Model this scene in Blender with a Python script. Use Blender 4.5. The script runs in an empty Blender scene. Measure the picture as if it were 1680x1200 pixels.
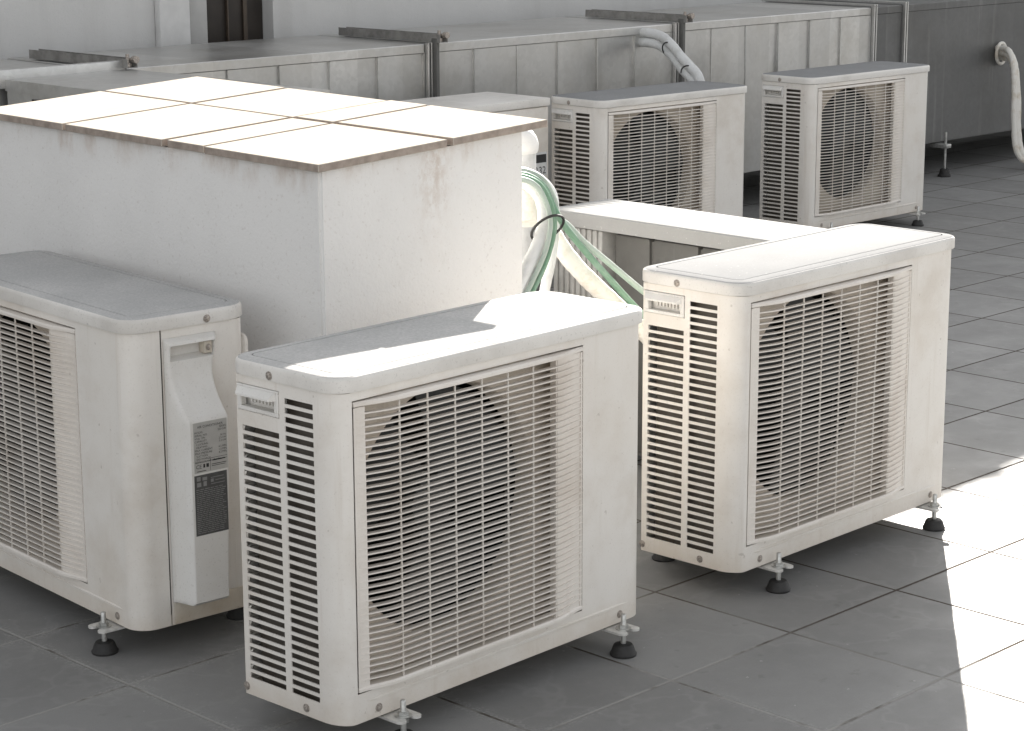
import bpy, bmesh, math, random
from mathutils import Vector, Matrix
random.seed(7)
S = bpy.context.scene
COL = S.collection

# ------------------------------------------------------------------ camera
CAMH = 1.4417
PITCH, ROLL, FOC = 0.2264, -0.0040, 3563.9
cam_d = bpy.data.cameras.new("camera")
cam_d.sensor_width = 36.0
cam_d.lens = FOC / 1680.0 * 36.0
cam_d.clip_start = 0.05
cam_d.clip_end = 500.0
cam = bpy.data.objects.new("camera", cam_d)
COL.objects.link(cam)
_fw = Vector((0, math.cos(PITCH), -math.sin(PITCH)))
_r = Vector((1, 0, 0)); _u = Vector((0, math.sin(PITCH), math.cos(PITCH)))
_r2 = math.cos(ROLL) * _r + math.sin(ROLL) * _u
_u2 = -math.sin(ROLL) * _r + math.cos(ROLL) * _u
M = Matrix((( _r2.x, _u2.x, -_fw.x, 0), (_r2.y, _u2.y, -_fw.y, 0), (_r2.z, _u2.z, -_fw.z, CAMH), (0, 0, 0, 1)))
cam.matrix_world = M
S.camera = cam

# ------------------------------------------------------------------ light
SUN_AZ = math.radians(81.4)     # direction TO the sun, from +X
SUN_EL = math.radians(22.2)
world = bpy.data.worlds.new("World")
S.world = world
world.use_nodes = True
wn = world.node_tree; wn.nodes.clear()
sky = wn.nodes.new("ShaderNodeTexSky")
sky.sky_type = 'NISHITA'
sky.sun_disc = False
sky.sun_elevation = SUN_EL
sky.sun_rotation = math.pi / 2 - SUN_AZ
sky.air_density = 1.0; sky.dust_density = 2.0; sky.ozone_density = 1.0
hs = wn.nodes.new("ShaderNodeHueSaturation"); hs.inputs["Saturation"].default_value = 0.12
bg = wn.nodes.new("ShaderNodeBackground"); bg.inputs["Strength"].default_value = 0.064
wo = wn.nodes.new("ShaderNodeOutputWorld")
wn.links.new(sky.outputs[0], hs.inputs["Color"]); wn.links.new(hs.outputs[0], bg.inputs[0]); wn.links.new(bg.outputs[0], wo.inputs[0])
sun_d = bpy.data.lights.new("sun", 'SUN')
sun_d.energy = 5.0
sun_d.angle = math.radians(0.5)
sun_d.color = (1.0, 0.945, 0.875)
sun = bpy.data.objects.new("sun", sun_d)
COL.objects.link(sun)
_sd = Vector((math.cos(SUN_AZ) * math.cos(SUN_EL), math.sin(SUN_AZ) * math.cos(SUN_EL), math.sin(SUN_EL)))
sun.rotation_euler = _sd.to_track_quat('Z', 'Y').to_euler()
sun.location = (3, 10, 8)
S.view_settings.view_transform = 'Standard'
S.view_settings.look = 'None'
S.view_settings.gamma = 1.0
S.view_settings.exposure = 2.17
S.cycles.max_bounces = 10
S.cycles.diffuse_bounces = 6

# ------------------------------------------------------------------ frame
GA = 0.789                       # heading of the tile grid
UX, UY = math.cos(GA), math.sin(GA)
def W(u, v, z=0.0):
    return Vector((u * UX - v * UY, u * UY + v * UX, z))

# ------------------------------------------------------------------ node helpers
def new_mat(name):
    m = bpy.data.materials.new(name); m.use_nodes = True
    nt = m.node_tree; nt.nodes.clear()
    o = nt.nodes.new("ShaderNodeOutputMaterial"); b = nt.nodes.new("ShaderNodeBsdfPrincipled")
    nt.links.new(b.outputs[0], o.inputs[0])
    return m, nt, b
def coords(nt, scale=(1, 1, 1), rot=(0, 0, 0), kind="Object"):
    tc = nt.nodes.new("ShaderNodeTexCoord"); mp = nt.nodes.new("ShaderNodeMapping")
    mp.inputs["Scale"].default_value = scale; mp.inputs["Rotation"].default_value = rot
    nt.links.new(tc.outputs[kind], mp.inputs[0])
    return mp.outputs[0]
def vary(nt, vec, k=31.0):
    """shift a pattern per object, so that no two copies carry the same grime"""
    oi = nt.nodes.new("ShaderNodeObjectInfo"); a = nt.nodes.new("ShaderNodeVectorMath"); a.operation = 'ADD'
    nt.links.new(vec, a.inputs[0]); nt.links.new(mth(nt, 'MULTIPLY', oi.outputs["Random"], k), a.inputs[1])
    return a.outputs[0]
def noise(nt, vec, scale, detail=4, rough=0.6):
    n = nt.nodes.new("ShaderNodeTexNoise"); n.inputs["Scale"].default_value = scale
    n.inputs["Detail"].default_value = detail; n.inputs["Roughness"].default_value = rough
    nt.links.new(vec, n.inputs["Vector"]); return n.outputs["Fac"]
def ramp(nt, fac, a, b, lo=0.0, hi=1.0):
    mr = nt.nodes.new("ShaderNodeMapRange"); mr.clamp = True
    mr.inputs["From Min"].default_value = a; mr.inputs["From Max"].default_value = b
    mr.inputs["To Min"].default_value = lo; mr.inputs["To Max"].default_value = hi
    mr.interpolation_type = 'SMOOTHSTEP'
    nt.links.new(fac, mr.inputs["Value"]); return mr.outputs[0]
def mth(nt, op, a, b=None, c=None):
    m = nt.nodes.new("ShaderNodeMath"); m.operation = op
    for i, x in enumerate((a, b, c)):
        if x is None: continue
        if isinstance(x, (int, float)): m.inputs[i].default_value = x
        else: nt.links.new(x, m.inputs[i])
    return m.outputs[0]
def mix(nt, fac, a, b):
    m = nt.nodes.new("ShaderNodeMix"); m.data_type = 'RGBA'
    for s, x in ((m.inputs[0], fac), (m.inputs[6], a), (m.inputs[7], b)):
        if isinstance(x, (int, float)): s.default_value = x
        elif isinstance(x, tuple): s.default_value = (*x, 1) if len(x) == 3 else x
        else: nt.links.new(x, s)
    return m.outputs[2]
def bump(nt, b, h, strength=0.2, dist=0.002):
    n = nt.nodes.new("ShaderNodeBump"); n.inputs["Strength"].default_value = strength; n.inputs["Distance"].default_value = dist
    nt.links.new(h, n.inputs["Height"]); nt.links.new(n.outputs[0], b.inputs["Normal"])
def sep(nt, vec):
    s = nt.nodes.new("ShaderNodeSeparateXYZ"); nt.links.new(vec, s.inputs[0]); return s.outputs

def plain(name, col, rough=0.5, metal=0.0, var=0.15, scale=30, bmp=0.0):
    m, nt, b = new_mat(name)
    v = coords(nt); f = noise(nt, v, scale)
    c = mix(nt, ramp(nt, f, .3, .7), tuple(x * (1 - var) for x in col), tuple(min(1, x * (1 + var * .5)) for x in col))
    nt.links.new(c, b.inputs["Base Color"])
    b.inputs["Roughness"].default_value = rough; b.inputs["Metallic"].default_value = metal
    if bmp: bump(nt, b, noise(nt, v, scale * 6), bmp, .001)
    return m

def paint(name, col, dirt, amount=0.35, rough=0.42, speck=0.0, streak=True, splash=False):
    """coated sheet metal with faint grime, rain streaks and specks"""
    m, nt, b = new_mat(name)
    v0 = coords(nt); v = vary(nt, v0)
    big = ramp(nt, noise(nt, v, 5.0, 6, .65), .42, .75)
    st = ramp(nt, noise(nt, vary(nt, coords(nt, (45, 45, 2.2))), 1.0, 4, .6), .52, .78) if streak else big
    f = mth(nt, 'MULTIPLY', mth(nt, 'MAXIMUM', big, mth(nt, 'MULTIPLY', st, .7)), amount)
    c = mix(nt, f, col, dirt)
    if splash:      # brownish splash marks low down, faint yellowing in patches
        z = sep(nt, v0)[2]
        sp = mth(nt, 'MULTIPLY', ramp(nt, mth(nt, 'ADD', z, mth(nt, 'MULTIPLY', noise(nt, v, 14, 5, .7), .10)), .165, .085), .34)
        c = mix(nt, sp, c, (.50, .40, .29))
        c = mix(nt, mth(nt, 'MULTIPLY', ramp(nt, noise(nt, v, 2.7, 3), .5, .7), .12), c, (.70, .60, .47))
    fine = ramp(nt, noise(nt, v, 260, 2, .5), .60, .72)
    c = mix(nt, mth(nt, 'MULTIPLY', fine, .12 + speck), c, tuple(x * .55 for x in dirt))
    spot = ramp(nt, noise(nt, v, 75, 2, .4), .73, .78)
    c = mix(nt, mth(nt, 'MULTIPLY', spot, .35), c, tuple(x * .6 for x in dirt))
    nt.links.new(c, b.inputs["Base Color"])
    r = ramp(nt, noise(nt, v, 9, 4), .3, .7, rough - .06, rough + .16)
    nt.links.new(r, b.inputs["Roughness"])
    bump(nt, b, noise(nt, v, 420, 2), .05, .0006)
    return m

WHITE = paint("white_coated_metal", (.775, .742, .695), (.50, .425, .34), .42, splash=True)
def lid_mat(name, clean, dust, gr, gk=.42):
    """coated lid: clean rim, raised panel grey with settled dust that lies in grains"""
    m, nt, b = new_mat(name)
    v = vary(nt, coords(nt))
    grain = ramp(nt, noise(nt, v, 190, 5, .75), .36, .64)
    big = ramp(nt, noise(nt, v, 4.5, 6, .65), .30, .68)
    c = mix(nt, mth(nt, 'ADD', mth(nt, 'MULTIPLY', big, .40), .28), clean, dust)
    c = mix(nt, mth(nt, 'MULTIPLY', grain, gk), c, gr)
    sp = ramp(nt, noise(nt, v, 120, 2, .5), .70, .74)
    c = mix(nt, mth(nt, 'MULTIPLY', sp, .5), c, (.62, .62, .60))
    nt.links.new(c, b.inputs["Base Color"]); b.inputs["Roughness"].default_value = .7; b.inputs["Specular IOR Level"].default_value = 0.0
    bump(nt, b, grain, .12, .0008)
    return m
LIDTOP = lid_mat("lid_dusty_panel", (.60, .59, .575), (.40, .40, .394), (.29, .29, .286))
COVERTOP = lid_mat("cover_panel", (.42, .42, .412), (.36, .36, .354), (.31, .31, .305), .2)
LIDDIM = lid_mat("lid_dimmed_panel", (.325, .328, .33), (.265, .267, .268), (.22, .22, .22), .22)  # darker lid copy: holds down sunlit glare, puts background shade into the colour
LIDW = paint("lid_coated_metal", (.735, .71, .672), (.46, .43, .39), .5, .5, .12, False)
GRILLE = paint("grille_plastic", (.77, .725, .67), (.50, .42, .345), .40, .45)
CREAM = paint("shroud_cream", (.62, .555, .475), (.36, .29, .225), .6, .55)
PAN = paint("base_pan_cream", (.60, .55, .47), (.40, .31, .22), .7, .5)
LIDRIM = paint("lid_rim_metal", (.62, .605, .575), (.42, .39, .35), .5, .6, .12, False)
WHITE_SIDE = paint("cover_plastic", (.74, .725, .695), (.52, .47, .40), .35, .5, .1)
DARK = plain("dark_interior", (.012, .012, .012), .8)
FAN = plain("fan_grey_plastic", (.028, .030, .030), .4)
RUBBER = plain("black_rubber", (.028, .027, .026), .65, 0, .3, 60, .2)
ZINC = plain("zinc_plated_steel", (.55, .55, .53), .38, .75, .3, 60)
SCREW = plain("weathered_screw", (.43, .385, .345), .45, .5, .4, 300)
COPPER = plain("coil_tube", (.42, .40, .37), .35, .7, .3, 80)
TIE = plain("black_tie", (.015, .015, .015), .5)
DOORM = plain("brown_door_paint", (.030, .023, .018), .5, 0, .3, 8)
FRAMEM = plain("grey_jamb", (.40, .395, .385), .6, 0, .15, 6)
STICK = plain("sticker_silver", (.46, .45, .425), .45, 0, .08, 40)
STICKD = plain("sticker_dark", (.085, .085, .083), .5, 0, .2, 60)
INK = plain("ink_black", (.03, .03, .03), .5)
INKP = plain("ink_pale", (.26, .26, .255), .5)
GHOST = plain("ink_grey", (.45, .45, .45), .5)

def coil_mat():
    m, nt, b = new_mat("aluminium_fins")
    v = coords(nt, (1, 1, 1)); xyz = sep(nt, v)
    w = nt.nodes.new("ShaderNodeMath"); w.operation = 'SINE'
    nt.links.new(mth(nt, 'MULTIPLY', xyz[1], 3000.0), w.inputs[0])
    f = mth(nt, 'MULTIPLY', ramp(nt, w.outputs[0], -.6, .6), .6)
    c = mix(nt, f, (.075, .066, .056), (.20, .18, .155))
    d = ramp(nt, noise(nt, v, 22, 5), .4, .7)
    c = mix(nt, mth(nt, 'MULTIPLY', d, .7), c, (.07, .055, .04))
    nt.links.new(c, b.inputs["Base Color"]); b.inputs["Roughness"].default_value = .6; b.inputs["Metallic"].default_value = .2
    return m
COIL = coil_mat()
COILB = plain("coil_back", (.03, .03, .029), .6, .1, .3, 40)

def stucco(name, col, stain, hi=True):
    m, nt, b = new_mat(name)
    v = coords(nt); xyz = sep(nt, v)
    big = ramp(nt, noise(nt, v, 2.6, 6, .65), .40, .72)
    c = mix(nt, mth(nt, 'MULTIPLY', big, .30), col, tuple(x * .80 for x in col))
    fine = ramp(nt, noise(nt, v, 120, 3), .58, .74)
    c = mix(nt, mth(nt, 'MULTIPLY', fine, .18), c, tuple(x * .6 for x in stain))
    if hi:
        # rusty run-off from under the slab, blotchy, with long drips
        drip = ramp(nt, noise(nt, coords(nt, (14, 14, 5)), 1.0, 5, .66), .42, .66)
        top = ramp(nt, mth(nt, 'ADD', xyz[2], mth(nt, 'MULTIPLY', noise(nt, v, 11, 4), .10)), .885, .955)
        f = mth(nt, 'MULTIPLY', drip, mth(nt, 'MULTIPLY', top, .55))
        # run-off below the open joint in the slab
        dx = mth(nt, 'ABSOLUTE', mth(nt, 'SUBTRACT', xyz[0], .31))
        jj = mth(nt, 'MULTIPLY', ramp(nt, mth(nt, 'ADD', dx, mth(nt, 'MULTIPLY', noise(nt, v, 30, 4), .05)), .10, .02), ramp(nt, mth(nt, 'ADD', xyz[2], mth(nt, 'MULTIPLY', noise(nt, v, 9, 4), .3)), .80, 1.08))
        nz = ramp(nt, noise(nt, coords(nt, (70, 70, 40)), 1.0, 5, .75), .36, .66)
        f = mth(nt, 'MAXIMUM', f, mth(nt, 'MULTIPLY', mth(nt, 'MULTIPLY', jj, nz), .55))
        c = mix(nt, f, c, stain)
    else:
        drip = ramp(nt, noise(nt, coords(nt, (5, 5, .35)), 1.0, 5, .6), .48, .75)
        c = mix(nt, mth(nt, 'MULTIPLY', drip, .35), c, stain)
    nt.links.new(c, b.inputs["Base Color"]); b.inputs["Roughness"].default_value = .85
    h = mth(nt, 'ADD', noise(nt, v, 150, 4, .65), mth(nt, 'MULTIPLY', noise(nt, v, 28, 3), 1.2))
    bump(nt, b, h, .38, .003)
    return m
STUCCO = stucco("white_stucco", (.76, .75, .735), (.42, .31, .23))
WALLM = stucco("grey_render", (.57, .565, .555), (.40, .39, .375), False)

def slab_mat():
    m, nt, b = new_mat("cream_slab")
    v = coords(nt)
    c = mix(nt, ramp(nt, noise(nt, v, 14, 6), .35, .7), (.455, .42, .37), (.415, .38, .33))
    sp = ramp(nt, noise(nt, v, 90, 2), .70, .76)
    c = mix(nt, mth(nt, 'MULTIPLY', sp, .4), c, (.34, .28, .22))
    nt.links.new(c, b.inputs["Base Color"]); b.inputs["Roughness"].default_value = .8; b.inputs["Specular IOR Level"].default_value = 0.0
    bump(nt, b, noise(nt, v, 200, 3), .15, .001)
    return m
SLAB = slab_mat()
SLABE = plain("slab_edge", (.33, .275, .235), .8, 0, .25, 40)

def galv(name, col=(.50, .505, .50), metal=.55, rough=.46):
    m, nt, b = new_mat(name)
    v = coords(nt)
    vo = nt.nodes.new("ShaderNodeTexVoronoi"); vo.inputs["Scale"].default_value = 60
    nt.links.new(v, vo.inputs["Vector"])
    s = sep(nt, vo.outputs["Color"])
    c = mix(nt, mth(nt, 'MULTIPLY', s[0], .35), col, tuple(x * .72 for x in col))
    # every pan was cut from another sheet
    wz = nt.nodes.new("ShaderNodeTexWhiteNoise"); wz.noise_dimensions = '1D'
    nt.links.new(mth(nt, 'FLOOR', mth(nt, 'DIVIDE', mth(nt, 'ADD', sep(nt, v)[0], .0), .2115)), wz.inputs["W"])
    c = mix(nt, mth(nt, 'MULTIPLY', wz.outputs["Value"], .45), c, tuple(x * .62 for x in col))
    d = ramp(nt, noise(nt, v, 3.2, 6, .65), .42, .72)
    c = mix(nt, mth(nt, 'MULTIPLY', d, .5), c, tuple(x * y for x, y in zip(col, (.62, .60, .56))))
    drip = ramp(nt, noise(nt, coords(nt, (22, 22, .9)), 1.0, 4), .55, .78)
    c = mix(nt, mth(nt, 'MULTIPLY', drip, .18), c, (.62, .61, .58))
    nt.links.new(c, b.inputs["Base Color"]); b.inputs["Metallic"].default_value = metal
    nt.links.new(ramp(nt, noise(nt, v, 4, 3, .5), .25, .75, rough - .02, rough + .12), b.inputs["Roughness"])
    bump(nt, b, noise(nt, v, 5, 2), .035, .006)
    return m
GALV = galv("galvanised_sheet", (.63, .626, .612), .80, .33)
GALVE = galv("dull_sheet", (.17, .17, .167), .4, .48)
GALVD = galv("galvanised_dark", (.16, .158, .15), .3, .6)

def insul(name, col, stain):
    m, nt, b = new_mat(name)
    v = coords(nt)
    c = mix(nt, mth(nt, 'MULTIPLY', ramp(nt, noise(nt, v, 16, 6, .7), .45, .68), .6), col, stain)
    nt.links.new(c, b.inputs["Base Color"]); b.inputs["Roughness"].default_value = .6
    bump(nt, b, noise(nt, v, 40, 4), .3, .003)
    return m
INSUL = insul("white_pipe_wrap", (.74, .715, .665), (.50, .41, .29))
INSULG = insul("grey_white_tube", (.66, .665, .66), (.48, .48, .46))
GREEN = insul("green_hose", (.15, .27, .185), (.27, .37, .30))
GREENP = insul("pale_green_hose", (.37, .43, .385), (.28, .36, .31))

def floor_mat():
    m, nt, b = new_mat("floor_tiles")
    tc = nt.nodes.new("ShaderNodeTexCoord"); xyz = sep(nt, tc.outputs["Object"])
    TU, TV = .350, .3445
    u = mth(nt, 'DIVIDE', mth(nt, 'SUBTRACT', xyz[0], 3.535 - 20 * .350), TU)
    v = mth(nt, 'DIVIDE', mth(nt, 'SUBTRACT', xyz[1], 2.410 - 20 * .3445), TV)
    vec = tc.outputs["Object"]
    def edge(t, size):
        f = mth(nt, 'FRACT', t)
        return mth(nt, 'MULTIPLY', mth(nt, 'MINIMUM', f, mth(nt, 'SUBTRACT', 1.0, f)), size)
    eu, ev = edge(u, TU), edge(v, TV)
    d = mth(nt, 'MINIMUM', eu, ev)
    wob = mth(nt, 'MULTIPLY', mth(nt, 'SUBTRACT', noise(nt, vec, 55, 4), .5), .0022)
    d2 = mth(nt, 'ADD', d, wob)
    gm = ramp(nt, d2, .0024, .0038, 1, 0)          # grout mask
    cv = nt.nodes.new("ShaderNodeCombineXYZ")
    nt.links.new(mth(nt, 'FLOOR', u), cv.inputs[0]); nt.links.new(mth(nt, 'FLOOR', v), cv.inputs[1])
    wnz = nt.nodes.new("ShaderNodeTexWhiteNoise"); wnz.noise_dimensions = '2D'
    nt.links.new(cv.outputs[0], wnz.inputs["Vector"])
    tile = mix(nt, wnz.outputs["Value"], (.228, .226, .221), (.28, .278, .272))
    big = ramp(nt, noise(nt, vec, 3.5, 7, .68), .35, .72)
    tile = mix(nt, mth(nt, 'MULTIPLY', big, .32), tile, (.165, .163, .158))
    mid = ramp(nt, noise(nt, vec, 38, 5, .7), .50, .72)
    tile = mix(nt, mth(nt, 'MULTIPLY', mid, .22), tile, (.29, .285, .275))
    fine = ramp(nt, noise(nt, vec, 320, 2), .55, .75)
    tile = mix(nt, mth(nt, 'MULTIPLY', fine, .20), tile, (.10, .10, .098))
    wat = ramp(nt, mth(nt, 'ABSOLUTE', mth(nt, 'SUBTRACT', noise(nt, vec, 2.9, 4, .55), .52)), .0, .018, 1, 0)
    tile = mix(nt, mth(nt, 'MULTIPLY', wat, .16), tile, (.36, .355, .345))
    drp = ramp(nt, noise(nt, vec, 17, 3, .5), .66, .72)
    tile = mix(nt, mth(nt, 'MULTIPLY', drp, .28), tile, (.13, .127, .122))
    spk = ramp(nt, noise(nt, vec, 60, 2, .5), .735, .765)
    tile = mix(nt, mth(nt, 'MULTIPLY', spk, .6), tile, (.42, .41, .40))
    # chalky residue beside some joints
    near = ramp(nt, mth(nt, 'ADD', d, mth(nt, 'MULTIPLY', mth(nt, 'SUBTRACT', noise(nt, vec, 26, 5, .7), .5), .05)), .003, .030, 1, 0)
    patch = mth(nt, 'MULTIPLY', ramp(nt, noise(nt, vec, 2.3, 3), .36, .52), ramp(nt, xyz[0], 3.1, 2.5, .25, 1.0))
    fr = ramp(nt, noise(nt, vec, 150, 4, .75), .44, .66)
    tile = mix(nt, mth(nt, 'MULTIPLY', mth(nt, 'MULTIPLY', near, patch), mth(nt, 'MULTIPLY', fr, .75)), tile, (.38, .375, .36))
    gl = mth(nt, 'MULTIPLY', ramp(nt, mth(nt, 'ADD', xyz[0], mth(nt, 'MULTIPLY', noise(nt, vec, 1.7, 3), .8)), 3.75, 3.35), ramp(nt, noise(nt, vec, 5.5, 4), .36, .52))
    grout = mix(nt, gl, (.088, .076, .066), (.36, .355, .34))
    grout = mix(nt, mth(nt, 'MULTIPLY', noise(nt, vec, 90, 4), .3), grout, (.12, .11, .095))
    c = mix(nt, gm, tile, grout)
    nt.links.new(c, b.inputs["Base Color"])
    nt.links.new(ramp(nt, noise(nt, vec, 8, 5), .3, .7, .50, .72), b.inputs["Roughness"])
    nt.links.new(mth(nt, 'MULTIPLY', mth(nt, 'SUBTRACT', 1.0, gm), .12), b.inputs["Specular IOR Level"])
    hgt = mth(nt, 'ADD', mth(nt, 'MULTIPLY', ramp(nt, d2, .0015, .0048), 1.0), mth(nt, 'MULTIPLY', noise(nt, vec, 240, 3), .12))
    bump(nt, b, hgt, .55, .0025)
    return m
FLOORM = floor_mat()

# ------------------------------------------------------------------ mesh helpers
def finish(bm, angle=32, recalc=True):
    if recalc: bmesh.ops.recalc_face_normals(bm, faces=bm.faces)
    for f in bm.faces: f.smooth = True
    lim = math.radians(angle)
    for e in bm.edges:
        if len(e.link_faces) == 2:
            try: e.smooth = e.calc_face_angle() < lim
            except ValueError: e.smooth = True
def obj(name, bm, mat, parent=None, loc=(0, 0, 0), rotz=0.0, angle=32, recalc=True):
    finish(bm, angle, recalc)
    me = bpy.data.meshes.new(name); bm.to_mesh(me); bm.free()
    for mm in (mat if isinstance(mat, (list, tuple)) else [mat]): me.materials.append(mm)
    o = bpy.data.objects.new(name, me); COL.objects.link(o)
    o.location = loc; o.rotation_euler = (0, 0, rotz)
    if parent: o.parent = parent
    return o
def empty(name, loc, rotz, label, cat, group=None):
    o = bpy.data.objects.new(name, None); COL.objects.link(o)
    o.empty_display_size = .1
    o.location = loc; o.rotation_euler = (0, 0, rotz)
    return tag(o, label, cat, group)
def tag(o, label, cat, group=None):
    o["label"] = label; o["category"] = cat
    if group: o["group"] = group
    return o
def box(bm, x0, x1, y0, y1, z0, z1, bev=0.0, seg=2, mi=0):
    vs = [bm.verts.new(p) for p in ((x0, y0, z0), (x1, y0, z0), (x1, y1, z0), (x0, y1, z0), (x0, y0, z1), (x1, y0, z1), (x1, y1, z1), (x0, y1, z1))]
    fs = [bm.faces.new([vs[i] for i in q]) for q in ((3, 2, 1, 0), (4, 5, 6, 7), (0, 1, 5, 4), (1, 2, 6, 5), (2, 3, 7, 6), (3, 0, 4, 7))]
    for f in fs: f.material_index = mi
    if bev > 0:
        es = list({e for f in fs for e in f.edges})
        bmesh.ops.bevel(bm, geom=es, offset=bev, segments=seg, affect='EDGES', profile=.5)
    return vs
def BOX(*a, **k):
    bm = bmesh.new(); box(bm, *a, **k); return bm
def lathe(bm, prof, c=(0, 0, 0), n=24, axis='z'):
    rings = []
    for r, h in prof:
        ring = []
        for i in range(n):
            a = 2 * math.pi * i / n
            p = (r * math.cos(a), r * math.sin(a), h)
            if axis == 'y': p = (p[0], p[2], p[1])
            if axis == 'x': p = (p[2], p[0], p[1])
            ring.append(bm.verts.new((c[0] + p[0], c[1] + p[1], c[2] + p[2])))
        rings.append(ring)
    for a, b in zip(rings, rings[1:]):
        for i in range(n): bm.faces.new((a[i], a[(i + 1) % n], b[(i + 1) % n], b[i]))
    bm.faces.new(rings[0][::-1]); bm.faces.new(rings[-1])
def catmull(pts, k=8):
    P = [Vector(p) for p in pts]; P = [P[0] * 2 - P[1]] + P + [P[-1] * 2 - P[-2]]
    out = []
    for i in range(1, len(P) - 2):
        a, b, c, d = P[i - 1:i + 3]
        for j in range(k):
            t = j / k
            out.append(.5 * ((2 * b) + (c - a) * t + (2 * a - 5 * b + 4 * c - d) * t * t + (3 * b - a - 3 * c + d) * t ** 3))
    out.append(P[-2]); return out
def tube(bm, pts, rad, n=12, smooth=True, k=8, wob=0.0, mi=0):
    path = catmull(pts, k) if smooth else [Vector(p) for p in pts]
    up = Vector((0.123, 0.456, 0.88)).normalized(); rings = []
    N = len(path)
    for i, p in enumerate(path):
        t = (path[min(i + 1, N - 1)] - path[max(i - 1, 0)]).normalized()
        s = t.cross(up).normalized(); q = s.cross(t)
        up = q
        rr = (rad if isinstance(rad, (int, float)) else rad[0] + (rad[1] - rad[0]) * i / (N - 1)) * (1 + wob * random.uniform(-1, 1))
        rings.append([bm.verts.new(p + rr * (math.cos(2 * math.pi * j / n) * s + math.sin(2 * math.pi * j / n) * q)) for j in range(n)])
    fs = []
    for a, b in zip(rings, rings[1:]):
        for j in range(n): fs.append(bm.faces.new((a[j], a[(j + 1) % n], b[(j + 1) % n], b[j])))
    fs.append(bm.faces.new(rings[0][::-1])); fs.append(bm.faces.new(rings[-1]))
    for f in fs: f.material_index = mi
def rrect(x0, x1, y0, y1, radii, n=8):
    """rounded outline, counter-clockwise from the front-left; radii = FL, FR, BR, BL"""
    out = []
    for (cx, cy, sx, sy, a0), r in zip(((x0, y0, 1, 1, 180), (x1, y0, -1, 1, 270), (x1, y1, -1, -1, 0), (x0, y1, 1, -1, 90)), radii):
        r = max(r, 1e-4)
        for i in range(n + 1):
            a = math.radians(a0 + 90 * i / n)
            out.append((cx + sx * r + r * math.cos(a), cy + sy * r + r * math.sin(a)))
    return out
def loft(bm, loops, cap0=True, cap1=True):
    R = [[bm.verts.new(p) for p in l] for l in loops]
    n = len(R[0])
    for a, b in zip(R, R[1:]):
        for i in range(n): bm.faces.new((a[i], a[(i + 1) % n], b[(i + 1) % n], b[i]))
    if cap0: bm.faces.new(R[0][::-1])
    if cap1: bm.faces.new(R[-1])
def text_mesh(name, body, size, mat, parent, origin, ex, ez, align='LEFT'):
    """flat printed lettering: origin at the baseline, ex along the line, ez up"""
    cu = bpy.data.curves.new(name, 'FONT'); cu.body = body; cu.size = size; cu.align_x = align; cu.resolution_u = 2
    t = bpy.data.objects.new(name, cu); COL.objects.link(t)
    bpy.context.view_layer.update()
    me = bpy.data.meshes.new_from_object(t.evaluated_get(bpy.context.evaluated_depsgraph_get()))
    bpy.data.objects.remove(t, do_unlink=True); bpy.data.curves.remove(cu)
    ex, ez = Vector(ex), Vector(ez); n = ex.cross(ez)
    for v in me.vertices: v.co = Vector(origin) + ex * v.co.x + ez * v.co.y + n * .0002
    me.materials.clear(); me.materials.append(mat); me.name = name
    o = bpy.data.objects.new(name, me); COL.objects.link(o); o.parent = parent
    return o

# ------------------------------------------------------------------ ground
bm = bmesh.new()
vs = [bm.verts.new(p) for p in ((-60, -60, 0), (60, -60, 0), (60, 60, 0), (-60, 60, 0))]
bm.faces.new(vs)
fl = obj("floor", bm, FLOORM, None, (0, 0, 0), GA)
fl["kind"] = "structure"

# ------------------------------------------------------------------ rear building wall
WV = 6.5; WTOP = 2.545
wall = empty("building_wall", W(5.0, WV, 0), GA, "plain grey rendered wall rising behind the metal ductwork", "wall")
bm = bmesh.new()
# wall face with a real door opening (local x 0 = u 5.0)
D0, D1 = -.05, .27; DTOP = 2.05
for a, b_, z0, z1 in ((-9, D0, 0, 2.36), (D1, 2.2, 0, 2.36), (2.2, 22, 0, WTOP), (D0, D1, DTOP, 2.36)):
    box(bm, a, b_, 0, .25, z0, z1)
obj("wall_face", bm, WALLM, wall)
bm = BOX(-9, 2.198, -.03, .28, 2.362, 2.42, bev=.006)
box(bm, 2.2, 4.58, -.03, .28, WTOP + .002, WTOP + .062, bev=.006)
box(bm, 4.582, 22, -.03, .28, WTOP + .002, WTOP + .035, bev=.006)
obj("coping", bm, WALLM, wall)
obj("pilaster", BOX(-.28, -.145, -.035, -.002, 0, 2.30, bev=.004), plain("light_render", (.60, .595, .585), .8, 0, .1, 9), wall)
obj("door_jamb", BOX(-.141, D0, -.012, .20, 0, 2.15, bev=.003), FRAMEM, wall)
dr = obj("door", BOX(D0 + .002, D1 - .002, .06, .11, .01, DTOP - .01, bev=.004), DOORM, wall)
bm = BOX(.088, .094, .045, .058, .02, DTOP - .02, bev=.001)
box(bm, .168, .186, .050, .058, .02, DTOP - .02, bev=.002)
obj("door_moulding", bm, plain("door_strip", (.075, .055, .04), .5), dr)

# ------------------------------------------------------------------ ductwork
DV = 5.78; DB = 6.40; DZ0, DZ1 = .158, .815
duct = empty("air_duct", W(DV and 4.0, DV, 0), GA, "long galvanised sheet metal air duct running along the grey wall", "air duct")
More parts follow.
